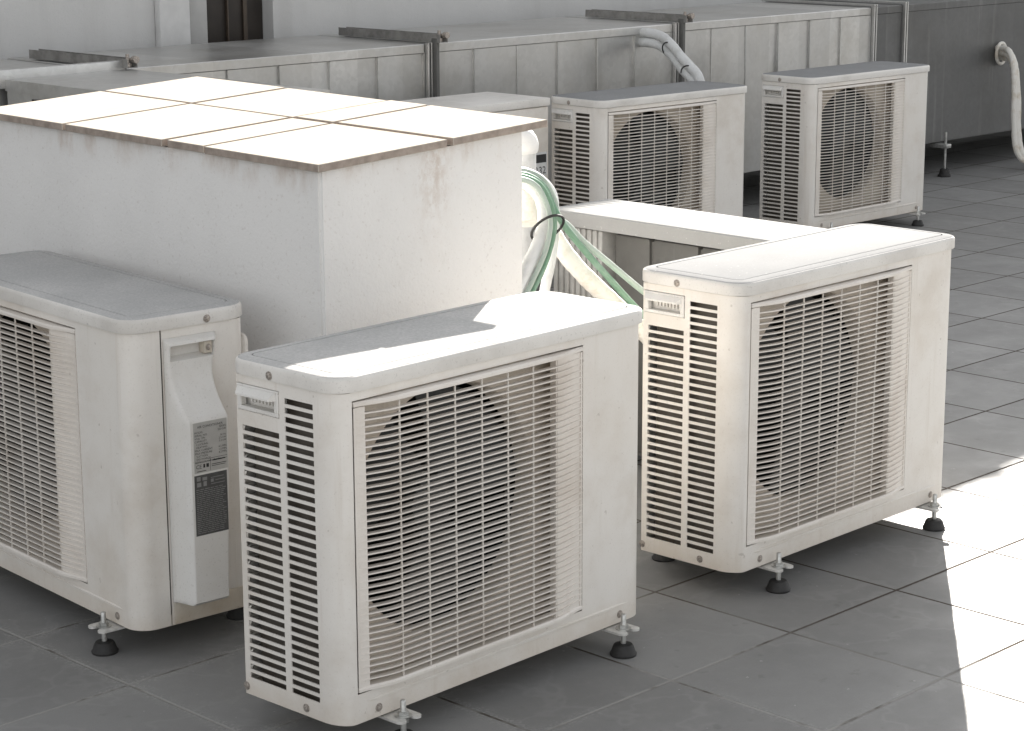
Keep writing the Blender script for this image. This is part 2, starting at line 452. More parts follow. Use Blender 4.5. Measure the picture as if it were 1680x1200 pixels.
# local: x = u-4, y = v-DV
JO = [.02, 1.39, 2.757, 4.12]
ends = [-2.2] + JO + [4.36, 10.0]
rr = random.Random(3)
for k, (a, b_) in enumerate(zip(ends, ends[1:])):
    bm = bmesh.new()
    x0, x1 = a + .014, b_ - .014
    y1 = DB - DV
    # front: sheet folded in flat pans that lean a little, standing seams between
    npan = max(1, round((x1 - x0) / .212)); pts = []
    if k == len(ends) - 2: npan = 3
    for i in range(npan):
        p0 = x0 + (x1 - x0) * i / npan; p1 = x0 + (x1 - x0) * (i + 1) / npan
        d0, d1, dm = rr.uniform(-.006, .006), rr.uniform(-.006, .006), rr.uniform(-.006, .007)
        pts += [(p0 + .002, d0), ((p0 + p1) / 2, dm + (d0 + d1) / 2), (p1 - .004, d1), (p1 - .0035, -.007), (p1, -.007)]
    zs = [DZ0 + .004, DZ0 + (DZ1 - DZ0) * .3, DZ0 + (DZ1 - DZ0) * .65, DZ1 - .034]
    prev = None
    for (px, py) in pts:
        bow = [0, rr.uniform(-.003, .003), rr.uniform(-.003, .003), 0]
        col = [bm.verts.new((px, py + bb, z)) for z, bb in zip(zs, bow)]
        if prev:
            for i in range(len(zs) - 1): bm.faces.new((prev[i], col[i], col[i + 1], prev[i + 1]))
        prev = col
    # top, back, bottom and folded top edge
    box(bm, x0, x1, -.006, y1, DZ1 - .034, DZ1, bev=.003, seg=1)
    box(bm, x0, x1, .010, y1, DZ0, DZ1 - .036)
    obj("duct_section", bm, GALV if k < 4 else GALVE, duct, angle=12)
for x in JO + [4.36]:
    bm = bmesh.new()
    for s in (-.012, .004):
        box(bm, x + s, x + s + .008, -.022, -.002, DZ0 - .01, DZ1 + .004, bev=.001, seg=1)
        if x > 4: box(bm, x + s, x + s + .008, -.022, DB - DV, DZ1 + .0045, DZ1 + .014, bev=.001, seg=1)
    obj("flange", bm, GALV, duct)
for x, over in ((JO[0] + .045, .02), (JO[1] + .035, .04), (JO[2] + .035, .04)):
    bm = bmesh.new()
    y0, y1 = -.055, .50
    # open steel channel laid across the top
    box(bm, x - .020, x + .020, y0, y1, DZ1 + .0045, DZ1 + .0070)
    box(bm, x - .020, x - .0175, y0, y1, DZ1 + .0071, DZ1 + .034)
    box(bm, x + .0175, x + .020, y0, y1, DZ1 + .0071, DZ1 + .034)
    bar = obj("cross_bar", bm, plain("channel_steel", (.30, .29, .275), .55, .45, .3, 20), duct)
    bm = bmesh.new()
    lathe(bm, ((.013, 0), (.013, .012), (.006, .013), (.006, .04)), (x, y0 + .025, DZ1 + .0072), 8)
    lathe(bm, ((.012, 0), (.012, .018), (.005, .019), (.005, .05)), (x + .015, y0 - .004, DZ1 + .03), 8, 'y')
    obj("bolt", bm, SCREW, bar)
for x in (JO[1], JO[2]):
    obj("upright", BOX(x + .0130, x + .0275, -.040, -.012, .03, DZ1 + .02, bev=.002), GALVD, duct)
for x in (1.40, 2.77, 4.68):
    bm = bmesh.new()
    lathe(bm, ((.006, .02), (.006, .21)), (x, -.045, 0), 8)
    box(bm, x - .02, x + .02, -.065, .03, .135, .155, bev=.003)
    ft = obj("duct_foot", bm, ZINC, duct)
    bm = bmesh.new(); lathe(bm, ((.030, 0), (.031, .008), (.024, .014), (.022, .034), (.017, .038)), (x, -.045, 0), 20)
    obj("rubber_pad", bm, RUBBER, ft)
# branch towards the shaft
bm = BOX(-.38, .07, -1.0, -.026, .30, DZ1 - .004, bev=.003, seg=1)
box(bm, -.386, .076, -1.0, -.028, DZ1 - .036, DZ1 - .001)
br = obj("branch_duct", bm, GALV, duct)
obj("slot", BOX(-.392, -.387, -.30, -.18, .735, .765), DARK, br)
obj("flange", BOX(-.60, .055, -.030, -.004, DZ1 - .03, DZ1 + .028, bev=.003), GALV, duct)

bm = bmesh.new()
tube(bm, [W(3.60, 5.52, .735), W(3.50, 5.53, .725), W(3.30, 5.55, .70), W(3.1, 5.55, .62)], .028, 14)
tag(obj("insulated_pipe", bm, INSULG), "short white pipe end entering the branch duct at far left", "pipe", "insulated pipes")

# white pipes from the ducts
bm = bmesh.new()
for off in (-.006, .032):
    tube(bm, [W(6.55, 5.84, .782 - off), W(6.568, 5.75, .784 - off), W(6.570, 5.68, .772 - off), W(6.545, 5.60, .738 - off), W(6.525, 5.54, .702 - off * 1.1), W(6.515, 5.48, .665 - off * 1.1), W(6.515, 5.44, .625 - off), W(6.53, 5.42, .50 - off), W(6.55, 5.40, .2 - off)], .0195, 12, wob=.03)
pp = tag(obj("insulated_pipe", bm, INSULG), "pair of tied white pipes curving from duct down behind middle shaded unit", "pipe", "insulated pipes")
for c, t in ((W(6.556, 5.63, .742), Vector((.25, -.75, -.5))), (W(6.519, 5.505, .668), Vector((.15, -.6, -.8)))):
    bm = bmesh.new(); t.normalize(); s = t.cross(Vector((0, 1, .1))).normalized(); q = s.cross(t)
    ring = [c + .0235 * math.cos(a) * s - .012 * Vector((0, 0, 1)) + .043 * math.sin(a) * q for a in [2 * math.pi * i / 20 for i in range(21)]]
    tube(bm, ring, .0028, 6, False)
    obj("cable_tie", bm, TIE, pp)
bm = bmesh.new()
for dx, dz, r in ((0, 0, .019), (.012, -.026, .013), (-.014, .024, .014)):
    tube(bm, [W(9.165 + dx, 5.82, .545 + dz), W(9.155 + dx, 5.75, .55 + dz), W(9.09 + dx, 5.66, .542 + dz), W(9.075 + dx, 5.625, .48 + dz), W(9.078 + dx * 1.6, 5.61, .36 + dz), W(9.080 + dx * 1.6, 5.605, .22 + dz * .5), W(9.11 + dx * 2, 5.59, .08), W(9.25 + dx * 3, 5.55, .035), W(9.7, 5.4, .03)], r, 12, wob=.05)
pp = tag(obj("insulated_pipe", bm, INSUL), "thick cream pipe bundle hanging from collar in the dark duct at right edge", "pipe", "insulated pipes")
bm = bmesh.new()
c = W(9.160, 5.757, .547); s = Vector((UX, UY, 0)); q = Vector((0, 0, 1))
tube(bm, [c + .042 * math.cos(a) * s + .050 * math.sin(a) * q for a in [2 * math.pi * i / 24 for i in range(25)]], .008, 10, False)
obj("collar", bm, INSUL, pp)

# ------------------------------------------------------------------ masonry shaft with slab top
BU, BV = 2.581, 3.064            # slab corner nearest the camera (u, v)
SL, SM = .608, 1.165
shaft = empty("masonry_shaft", W(BU, BV, 0), GA, "white stucco masonry shaft topped with cream slabs in full sun", "shaft")
TU_, TV_ = .052, .012            # fall of the slabs
def sz(x, y): return .887 + TU_ * x + TV_ * y
bm = bmesh.new()
x0, x1, y0, y1 = .018, .560, .018, SM - .02
vs = [bm.verts.new(p) for p in ((x0, y0, 0), (x1, y0, 0), (x1, y1, 0), (x0, y1, 0))] + [bm.verts.new((x, y, sz(x, y) - .001)) for x, y in ((x0, y0), (x1, y0), (x1, y1), (x0, y1))]
for q in ((0, 1, 5, 4), (1, 2, 6, 5), (2, 3, 7, 6), (3, 0, 4, 7), (4, 5, 6, 7)): bm.faces.new([vs[i] for i in q])
bmesh.ops.bevel(bm, geom=[e for e in bm.edges if abs(e.verts[0].co.z - e.verts[1].co.z) > .3], offset=.006, segments=3, affect='EDGES')
obj("wall", bm, STUCCO, shaft)
jv = [0, .349, .478, .827, SM]; ju = [0, .335, SL]
for i in range(2):
    for j in range(4):
        g = .0055
        a0, a1, b0, b1 = ju[i] + g * (i > 0), ju[i + 1] - g * (i < 1), jv[j] + g * (j > 0), jv[j + 1] - g * (j < 3)
        k = rr.uniform(-.0012, .0012)
        if i == 0 and j == 1: a0 += .006; k -= .002
        if i == 1 and j == 0: b0 -= .003; a0 += .002
        bm = bmesh.new()
        vs = [bm.verts.new((x, y, sz(x, y) + h + k)) for h in (.003, .018) for x, y in ((a0, b0), (a1, b0), (a1, b1), (a0, b1))]
        for qi, q in enumerate(((3, 2, 1, 0), (4, 5, 6, 7), (0, 1, 5, 4), (1, 2, 6, 5), (2, 3, 7, 6), (3, 0, 4, 7))):
            f = bm.faces.new([vs[t] for t in q]); f.material_index = 0 if qi == 1 else 1
        bmesh.ops.bevel(bm, geom=list(bm.edges), offset=.0012, segments=1, affect='EDGES')
        obj("slab", bm, [SLAB, SLABE], shaft, angle=25)

# vent pipe behind the shaft
vp = empty("vent_pipe", W(3.668, 3.62, 0), GA, "grey ribbed vent pipe with sunlit white rounded cap behind the shaft", "vent pipe")
bm = bmesh.new()
prof_n = 40
for z0, z1 in ((0, .795),):
    lo, hi = [], []
    for i in range(prof_n):
        a = 2 * math.pi * i / prof_n; r = .043 * (1 + .02 * (i % 2))
        lo.append(bm.verts.new((r * math.cos(a), r * math.sin(a), z0))); hi.append(bm.verts.new((r * math.cos(a), r * math.sin(a), z1)))
    for i in range(prof_n): bm.faces.new((lo[i], lo[(i + 1) % prof_n], hi[(i + 1) % prof_n], hi[i]))
    bm.faces.new(hi)
obj("pipe_body", bm, INSULG, vp)
bm = bmesh.new()
lathe(bm, ((.047, .775), (.050, .782), (.051, .795), (.046, .812), (.036, .826), (.02, .835), (.004, .838)), (0, 0, 0), 28)
obj("cap", bm, paint("cap_white", (.8, .79, .77), (.5, .45, .4), .3), vp)

# ------------------------------------------------------------------ low duct with ridged white cover
TUc = 3.805
tray = empty("covered_duct", W(TUc, 2.90, 0), GA, "low metal duct under a white ridged cover reaching from the sunlit unit", "duct")
bm = bmesh.new()
w_, l_ = .225, .745
loops = []
prof = [(0, -.036), (0, -.003), (.004, 0)]
n = 7
for i in range(n):
    c0 = .012 + (w_ - .024) * i / n; c1 = .012 + (w_ - .024) * (i + 1) / n
    prof += [(c0, .0), (c0 + .003, .0010), (c1 - .005, .0010), (c1 - .002, .0)]
prof += [(w_ - .004, 0), (w_, -.003), (w_, -.036)]
A = [bm.verts.new((x, 0, .622 + z)) for x, z in prof]; B = [bm.verts.new((x, l_, .622 + z)) for x, z in prof]
for i in range(len(prof) - 1): bm.faces.new((A[i], A[i + 1], B[i + 1], B[i]))
bm.faces.new(B); bm.faces.new(A[::-1])
bm.faces.new((A[0], B[0], B[-1], A[-1]))
obj("ridged_cover", bm, COVERTOP, tray)
bm = bmesh.new()
ys = [0, .14, .29, .44, .56]
for a, b_ in zip(ys, ys[1:]):
    box(bm, .028, .20, a + .005, b_ - .005, .05, .578, bev=.006)
box(bm, .036, .19, .0, .56, .04, .57)
obj("duct_panel", bm, GALVD, tray)
bm = bmesh.new()
for i in range(9):
    box(bm, .004, .21, .575 + .0185 * i, .575 + .0185 * i + .015, .02, .584, bev=.004)
obj("ribbed_end", bm, plain("ribbed_grey", (.40, .395, .38), .6, 0, .2, 20), tray)

# ------------------------------------------------------------------ air conditioner outdoor unit
UWD, UDP = .78, .25
ZB, ZS = .055, .62
GX0, GX1, GZ0, GZ1 = .033, .598, .106, .606
def sm(t): t = max(0, min(1, t)); return t * t * (3 - 2 * t)
BUL = .015
def bulge(x): return -BUL * min(sm((x - GX0) / .085), sm((GX1 - x) / .085))

def shell_from_path(path, zs, hole, th, inward):
    """sheet along a plan path x levels; cells for which hole(mid point) is true stay open"""
    bm = bmesh.new(); grid = [[bm.verts.new((x, y, z)) for z in zs] for x, y in path]
    for i in range(len(path) - 1):
        for j in range(len(zs) - 1):
            mx = (path[i][0] + path[i + 1][0]) / 2; my = (path[i][1] + path[i + 1][1]) / 2; mz = (zs[j] + zs[j + 1]) / 2
            if hole(mx, my, mz): continue
            bm.faces.new((grid[i][j], grid[i + 1][j], grid[i + 1][j + 1], grid[i][j + 1]))
    for v in [v for v in bm.verts if not v.link_faces]: bm.verts.remove(v)
    bmesh.ops.recalc_face_normals(bm, faces=bm.faces)
    # make sure the normals face outwards before thickening
    c = Vector((UWD / 2, UDP / 2, .35))
    if sum((f.calc_center_median() - c).dot(f.normal) * f.calc_area() for f in bm.faces) < 0:
        for f in bm.faces: f.normal_flip()
    r = bmesh.ops.solidify(bm, geom=list(bm.faces), thickness=th)
    return bm
def dedupe(zs):
    out = []
    for z in sorted(zs):
        if not out or z - out[-1] > 1e-5: out.append(z)
    return out

PITCHL = .01565; SLOT = .0099
C1 = (.141, .233); C2 = (.057, .126)
SL2 = [(.0865 + PITCHL * i, .0865 + PITCHL * i + SLOT) for i in range(33)]
SL1 = SL2[:29]
HY0, HY1, HZ0, HZ1 = .139, .243, .560, .606

def make_casing():
    R = .030; RY = .050
    arcL = [(R - R * math.cos(math.radians(90 * i / 12)), RY - RY * math.sin(math.radians(90 * i / 12))) for i in range(13)]   # (0,RY)->(R,0)
    path = [(0, UDP - .004), (0, HY1), (0, C1[1]), (0, C1[0]), (0, HY0), (0, C2[1]), (0, C2[0])] + arcL
    path = [p for p in path if not (p == (R, 0.0))]
    # the grille opening starts inside the arc's flat end
    path += [(R, 0), (GX0, 0), (GX1, 0), (UWD - .042, 0)]
    R = .042
    arcR = [(UWD - R + R * math.sin(math.radians(90 * i / 10)), R - R * math.cos(math.radians(90 * i / 10))) for i in range(1, 11)]
    path += arcR + [(UWD, .070)]
    zs = [ZB, GZ0, GZ1, ZS, HZ0, HZ1, .088, .090]
    for a, b_ in SL2: zs += [a, b_]
    zs = dedupe(zs)
    def hole(x, y, z):
        if y == 0 or (y < 1e-6):
            return GX0 < x < GX1 and GZ0 < z < GZ1
        if x < 1e-6:
            if HY0 < y < HY1 and HZ0 < z < HZ1: return True
            if C1[0] < y < C1[1]: return any(a < z < b_ for a, b_ in SL1)
            if C2[0] < y < C2[1]: return any(a < z < b_ for a, b_ in SL2)
        return False
    return shell_from_path(path, zs, hole, .0022, True)

def make_front_lip():
    # raised rib line low on the front sheet
    bm = bmesh.new()
    pr = [(-.0002, .0855), (-.0024, .0870), (-.0024, .0905), (-.0002, .0925)]
    A = [bm.verts.new((.075, y, z)) for y, z in pr]; B = [bm.verts.new((.700, y, z)) for y, z in pr]
    for i in range(3): bm.faces.new((A[i], B[i], B[i + 1], A[i + 1]))
    a = bm.verts.new((.055, -.0002, .089)); b_ = bm.verts.new((.732, -.0002, .089))
    for i in range(3): bm.faces.new((a, A[i], A[i + 1])); bm.faces.new((b_, B[i + 1], B[i]))
    return bm

def make_lid():
    bm = bmesh.new()
    def L(ins, z, dr=0):
        return [(x, y, z) for x, y in rrect(-.005 + ins, UWD + .006 - ins, -.006 + ins, UDP + .020 - ins, [max(.004, r - ins) for r in (.046, .046, .052, .046)], 10)]
    loops = [L(.010, ZS + .0015), L(.0005, ZS + .0015), L(0, ZS + .004), L(0, ZS + .019), L(.0012, ZS + .0235), L(.0045, ZS + .0262), L(.010, ZS + .0274),
             L(.0270, ZS + .0290), L(.0276, ZS + .0262), L(.0292, ZS + .0258), L(.0302, ZS + .0288), L(.0330, ZS + .0294)]
    loft(bm, loops)
    bm.faces.ensure_lookup_table()
    for f in bm.faces:
        f.normal_update()
        if f.calc_center_median().z > ZS + .0256 or (f.calc_center_median().z > ZS + .0225 and f.normal.z > .8): f.material_index = 1
    return bm

def make_grille():
    bm = bmesh.new()
    xs = [GX0 + .0028 + (GX1 - GX0 - .0040) * t / 44 for t in range(45)]
    def sweep(xl, prof_at):
        prev = None; first = None
        for x in xl:
            ring = [bm.verts.new((x, y, z)) for y, z in prof_at(x)]
            if prev:
                n = len(ring)
                for i in range(n): bm.faces.new((prev[i], prev[(i + 1) % n], ring[(i + 1) % n], ring[i]))
            else: first = ring
            prev = ring
        bm.faces.new(first[::-1]); bm.faces.new(prev)
    z0, z1 = GZ0 + .0012, GZ1 - .003
    NS = 41
    fr = .0095
    pz = (z1 - z0 - 2 * fr) / (NS + 1)
    for i in range(NS):
        zc = z0 + fr + pz * (i + 1)
        sweep(xs, lambda x, zc=zc: [(bulge(x), zc - .0014), (bulge(x), zc + .0010), (bulge(x) + .0115, zc + .0006), (bulge(x) + .0115, zc - .0004)])
    # frame strips (rounded front)
    for zz, top in ((z0, False), (z1 - fr, True)):
        sweep(xs, lambda x, zz=zz: [(bulge(x) - .0012, zz + .002), (bulge(x) - .0012, zz + fr - .003), (bulge(x) + .0018, zz + fr), (bulge(x) + .020, zz + fr), (bulge(x) + .020, zz)])
    # left band, right band
    xl = [x for x in xs if x <= .059] + [.059]
    sweep(xl, lambda x: [(bulge(x) + .0010, z0 + fr), (bulge(x) + .0010, z1 - fr), (bulge(x) + .012, z1 - fr), (bulge(x) + .012, z0 + fr)])
    xr = [.519] + [x for x in xs if x > .5195]
    def yr(x): return bulge(x) + .0018 + .0040 * (1 - sm((x - .519) / .075))
    sweep(xr, lambda x: [(yr(x), z0 + fr), (yr(x), z1 - fr), (yr(x) + .012, z1 - fr), (yr(x) + .012, z0 + fr)])
    # outer end strips
    for a, b_ in ((GX0 + .0028, GX0 + .007), (GX1 - .0066, GX1 - .0028)):
        box(bm, a, b_, bulge((a + b_) / 2) - .0003, .018, z0 + fr, z1 - fr)
    # short cross bars tie the slats together behind the face
    for x in (.128, .193, .258, .323, .388, .453):
        y = bulge(x)
        box(bm, x - .0008, x + .0008, y + .0026, y + .0056, z0 + fr, z1 - fr)
    x = .5165
    box(bm, x - .0014, x + .0014, bulge(x) + .006, bulge(x) + .02, z0 + fr, z1 - fr)
    return bm

FCX, FCZ, FR = .284, .368, .217
def make_shroud():
    bm = bmesh.new(); n = 64; y = .036
    outer = []; inner = []
    x0, x1, z0, z1 = .026, .604, .100, .612
    for i in range(n):
        a = 2 * math.pi * i / n; ca, sa = math.cos(a), math.sin(a)
        t = min([(x1 - FCX) / ca if ca > 1e-6 else 9, (x0 - FCX) / ca if ca < -1e-6 else 9, (z1 - FCZ) / sa if sa > 1e-6 else 9, (z0 - FCZ) / sa if sa < -1e-6 else 9])
        outer.append(bm.verts.new((FCX + t * ca, y, FCZ + t * sa)))
        inner.append([bm.verts.new((FCX + r * ca, yy, FCZ + r * sa)) for r, yy in ((FR + .012, y), (FR + .004, y + .002), (FR, y + .008), (FR - .001, y + .04))])
    for i in range(n):
        j = (i + 1) % n
        bm.faces.new((outer[i], outer[j], inner[j][0], inner[i][0]))
        for k in range(3): bm.faces.new((inner[i][k], inner[j][k], inner[j][k + 1], inner[i][k + 1]))
    return bm
def make_fan():
    bm = bmesh.new()
    lathe(bm, ((.052, 0), (.055, -.012), (.050, -.030), (.034, -.036), (.0, -.037) if False else (.004, -.037)), (FCX, .100, FCZ), 24, 'y')
    for b in range(3):
        a0 = b * 2 * math.pi / 3 + .5
        g = []
        for i in range(7):
            r = .050 + (.208 - .050) * i / 6; row = []
            for j in range(9):
                t = j / 8
                a = a0 + (t - .5) * (1.25 + .35 * i / 6) + .35 * i / 6
                row.append(bm.verts.new((FCX + r * math.cos(a), .062 + .050 * t + .006 * math.sin(t * 3.14), FCZ + r * math.sin(a))))
            g.append(row)
        for i in range(6):
            for j in range(8): bm.faces.new((g[i][j], g[i + 1][j], g[i + 1][j + 1], g[i][j + 1]))
    return bm

def make_handle():
    bm = bmesh.new()
    # rim frame, recessed pocket, sloping hood
    y0, y1, z0, z1 = HY0 + .001, HY1 - .001, HZ0 + .001, HZ1 - .001
    for a, b_, c, d in ((y0, y1, z0, z0 + .007), (y0, y1, z1 - .004, z1), (y0, y0 + .010, z0 + .007, z1 - .004), (y1 - .010, y1, z0 + .007, z1 - .004)):
        box(bm, -.0025, .010, a, b_, c, d, bev=.0012, seg=1)
    box(bm, .016, .018, y0, y1, z0, z1)                      # pocket back
    box(bm, .0102, .016, y0 + .011, y1 - .011, z0 + .003, z0 + .0068)
    for i in range(8):                                       # comb of teeth
        yy = y0 + .018 + i * .0085
        box(bm, .010, .0158, yy, yy + .0042, z0 + .013, z1 - .010)
    # hood
    vs = [bm.verts.new(p) for p in ((-.0027, y0 + .005, z1 - .003), (-.0027, y1 - .002, z1 - .003), (-.0130, y1 - .008, z1 - .0135), (-.0130, y0 + .013, z1 - .0135),
                                    (-.0027, y0 + .005, z1 - .0165), (-.0027, y1 - .002, z1 - .0165), (-.0130, y1 - .008, z1 - .0168), (-.0130, y0 + .013, z1 - .0168))]
    for q in ((0, 1, 2, 3), (3, 2, 6, 7), (0, 3, 7, 4), (1, 5, 6, 2), (4, 7, 6, 5), (0, 4, 5, 1)): bm.faces.new([vs[i] for i in q])
    return bm

def make_side_panel():
    """right-hand and rear sheets"""
    path = [(UWD - .0005, .0735), (UWD - .0005, .083), (UWD - .0005, .180), (UWD - .0005, UDP - .008), (UWD - .003, UDP - .002), (UWD - .009, UDP), (.004, UDP)]
    zs = [ZB, .562, .590, ZS]
    return shell_from_path(path, zs, lambda x, y, z: x > .77 and .083 < y < .180 and .562 < z < .59, .0022, True)

def make_cover():
    """valve cover: bold lower hood, concave finger scoop above it, slot at the top"""
    bm = bmesh.new()
    def right(z):
        if z < .53: return .166 + .010 * sm((z - .10) / .35)
        return .176 + .012 * (z - .53) / .073
    NZ, NY = 84, 46; z0, z1, yl = .100, .603, .0765
    rows = []
    for i in range(NZ + 1):
        z = z0 + (z1 - z0) * i / NZ; yr = right(z); row = []
        for j in range(NY + 1):
            t = (j / NY); t = t * t * (3 - 2 * t) * .55 + t * .45
            y = yl + (yr - yl) * t
            p = min(1, max(0, (z - .458) / .098))
            h = .012 + .056 * (1 - p) ** 2
            if z > .590: h = .016
            dl, dr, db, dt = y - yl, yr - y, z - z0, z1 - z
            rad = .011
            k = 1.0
            for d in (dl, dr, db, dt):
                q = min(1, max(0, d / (rad if d is not dl else .009)))
                k *= math.sqrt(max(0, 1 - (1 - q) ** 2))
            hh = max(.0006, h * k)
            if .5645 < z < .5885 and .0845 < y < .178: hh = -.012
            row.append(bm.verts.new((UWD + hh, y, z)))
        rows.append(row)
    for a, b_ in zip(rows, rows[1:]):
        for j in range(NY): bm.faces.new((a[j], a[j + 1], b_[j + 1], b_[j]))
    return bm

def screw_bm(c, axis, r=.0052):
    bm = bmesh.new(); s = -1 if axis[0] == '-' else 1
    lathe(bm, ((r * 1.45, 0), (r * 1.45, s * .0008), (r, s * .001), (r * .95, s * .0026), (r * .5, s * .0034)), c, 12, axis[1])
    return bm

def make_foot(parent, x, y, s):
    """bracket tab under the pan, threaded rod with nuts, rubber pad"""
    bm = bmesh.new()
    # forked plate sticking out to the front (or rear) of the pan
    yo, yi = y - s * .022, y + s * .075
    ya, yb = min(yo, yi), max(yo, yi)
    out = []
    n = 6
    # outline with an open slot at the outer end
    w = .027
    P = [(-w, yi), (-w, yo + s * .010)]
    for i in range(n + 1):
        a = math.pi * i / n
        P.append((-w + .0095 - .0095 * math.cos(a), yo + s * (.010 - .010 * math.sin(a))))
    P += [(-.008, y - s * .002), (.008, y - s * .002)]
    for i in range(n + 1):
        a = math.pi * i / n
        P.append((w - .0095 - .0095 * math.cos(a), yo + s * (.010 - .010 * math.sin(a))))
    P += [(w, yi)]
    zt = .0515
    lo = [bm.verts.new((x + px, py, zt - .004)) for px, py in P]; hi = [bm.verts.new((x + px, py, zt)) for px, py in P]
    for i in range(len(P)):
        j = (i + 1) % len(P); bm.faces.new((lo[i], lo[j], hi[j], hi[i]))
    bm.faces.new(hi); bm.faces.new(lo[::-1])
    ft = obj("foot", bm, plain("bracket_white", (.66, .65, .62), .45, .3, .2, 60) if "bracket_white" not in bpy.data.materials else bpy.data.materials["bracket_white"], parent)
    bm = bmesh.new()
    lathe(bm, ((.0052, .020), (.0052, .078), (.004, .080)), (x, y, 0), 12)
    lathe(bm, ((.015, zt + .0004), (.015, zt + .002)), (x, y, 0), 18)
    lathe(bm, ((.0095, zt + .0022), (.0095, zt + .0085)), (x, y, 0), 6)
    lathe(bm, ((.0095, zt - .0115), (.0095, zt - .0045)), (x, y, 0), 6)
    obj("bolt", bm, ZINC, ft)
    bm = bmesh.new()
    lathe(bm, ((.0245, .0), (.0255, .004), (.0232, .007), (.0195, .018), (.0170, .0215), (.0080, .023)), (x, y, 0), 28)
    obj("rubber_pad", bm, RUBBER, ft)

GROUP = "white outdoor units standing on the roof tiles"
def make_unit():
    t = empty("air_conditioner_unit", (0, 0, 0), 0, "", "air conditioner", GROUP)
    cs = obj("casing", make_casing(), WHITE, t)
    obj("trim_line", make_front_lip(), WHITE, cs)
    obj("lid", make_lid(), [LIDW, LIDTOP], t, angle=40)
    obj("side_panel", make_side_panel(), WHITE, t)
    bm = bmesh.new()
    loft(bm, [[(x, y, z) for x, y in rrect(.004, UWD - .004, .004, UDP - .004, (.040, .040, .01, .004), 8)] for z in (ZB - .002, ZB + .020)])
    obj("base_pan", bm, PAN, t)
    obj("grille", make_grille(), GRILLE, t, angle=30)
    sh = obj("fan_shroud", make_shroud(), CREAM, t)
    obj("fan", make_fan(), FAN, t)
    bm = bmesh.new()
    box(bm, .020, .030, .050, .226, .076, .612)
    cl = obj("coil", bm, COIL, t)
    obj("coil_rear", BOX(.034, .610, .205, .222, .076, .612), COILB, cl)
    # dark bulkhead right of the fan chamber and the chamber roof
    bm = bmesh.new()
    box(bm, .612, .616, .04, .20, .08, .612)
    box(bm, .034, .61, .04, .20, .608, .612)
    obj("bulkhead", bm, DARK, t)
    bm = bmesh.new()
    for i in range(17):
        z = .10 + i * .0265
        c = Vector((.013, .232, z))
        tube(bm, [c + Vector((.012, 0, -.009)), c + Vector((0, .002, -.010)), c + Vector((-.008, .003, -.006)), c + Vector((-.008, .003, .006)), c + Vector((0, .002, .010)), c + Vector((.012, 0, .009))], .0038, 8, True, 3)
    obj("coil_tube", bm, COPPER, t)
    obj("carry_handle", make_handle(), WHITE_SIDE, t)
    cv = obj("side_cover", make_cover(), WHITE_SIDE, t, angle=45)
    bm = BOX(UWD - .011, UWD + .008, .160, .1765, .566, .5885, bev=.001)
    hd = obj("screw_boss", bm, PAN, cv)
    obj("screw", screw_bm((UWD + .0082, .1682, .577), '+x', .0042), SCREW, hd)
    # rating sticker and dark leaflet
    x = UWD + .0684
    ya, yb = .0905, .1630
    bm = bmesh.new(); box(bm, x - .0008, x, ya, yb, .360, .455)
    s1 = obj("rating_sticker", bm, STICK, cv)
    ex, ez = (0, 1, 0), (0, 0, 1)
    text_mesh("sticker_text", "AIR CONDITIONER", .0064, INK, s1, (x, (ya + yb) / 2, .4445), ex, ez, 'CENTER')
    lines = ["MODEL", "SERIAL NO.", "V/Hz  1Ph", "CAPACITY", "  COOLING", "  HEATING", "MAX.CURRENT", "MAX.PRESSURE", "  SUCTION", "  DISCHARGE", "REFRIGERANT   R410A"]
    text_mesh("sticker_text", "\n".join(lines), .0056, INK, s1, (x, ya + .002, .4345), ex, ez)
    text_mesh("sticker_text", "\n".join(["SERIES", "220-240", "", "50 Hz", "2.5 kW", "3.2 kW", "", "4.2 MPa", "1.5 MPa", "4.2 MPa"]), .0054, INK, s1, (x, yb - .002, .4395), ex, ez, 'RIGHT')
    text_mesh("sticker_text", "CE", .0105, INK, s1, (x, ya + .003, .3685), ex, ez)
    bm = bmesh.new()
    o1 = ya - .133
    for a, b_, c, d in ((.1345, .204, .3800, .3806), (.1670, .1676, .3620, .3845), (.1676, .204, .3845, .3851), (.172, .200, .3790, .3812), (.170, .202, .3720, .3732), (.170, .200, .3690, .3700), (.1520, .1560, .3690, .3760), (.1585, .1640, .3690, .3760), (.138, .158, .3625, .3638)):
        box(bm, x + .0001, x + .0003, a + o1, b_ + o1, c, d)
    obj("sticker_rule", bm, INK, s1)
    bm = bmesh.new(); box(bm, x - .0008, x, ya - .001, yb - .003, .241, .356)
    s2 = obj("warning_sticker", bm, STICKD, cv)
    bm = bmesh.new()
    r2 = random.Random(11); o2 = ya - .134 + .002
    for i in range(24):
        zz = .328 - i * .0036
        y = .134
        while y < .192:
            w = r2.uniform(.003, .012); box(bm, x + .0001, x + .0003, y + o2, min(y + w, .198) + o2, zz, zz + .0012); y += w + .0016
    for y, z, w, h in ((.136, .345, .008, .008), (.148, .345, .010, .006), (.136, .334, .009, .008), (.150, .334, .007, .009), (.166, .347, .028, .0012), (.176, .341, .020, .0012), (.166, .335, .030, .0012), (.166, .339, .006, .006)):
        box(bm, x + .0001, x + .0003, y + o2, y + w + o2, z, z + h)
    obj("sticker_text", bm, INKP, s2)
    obj("lower_panel", BOX(UWD + .0003, UWD + .003, .078, UDP - .004, ZB + .001, .0975, bev=.001), PAN, t)
    # rear guard bump
    obj("rear_guard", BOX(.40, UWD - .006, UDP + .001, UDP + .022, .10, .585, bev=.014, seg=3), WHITE, t)
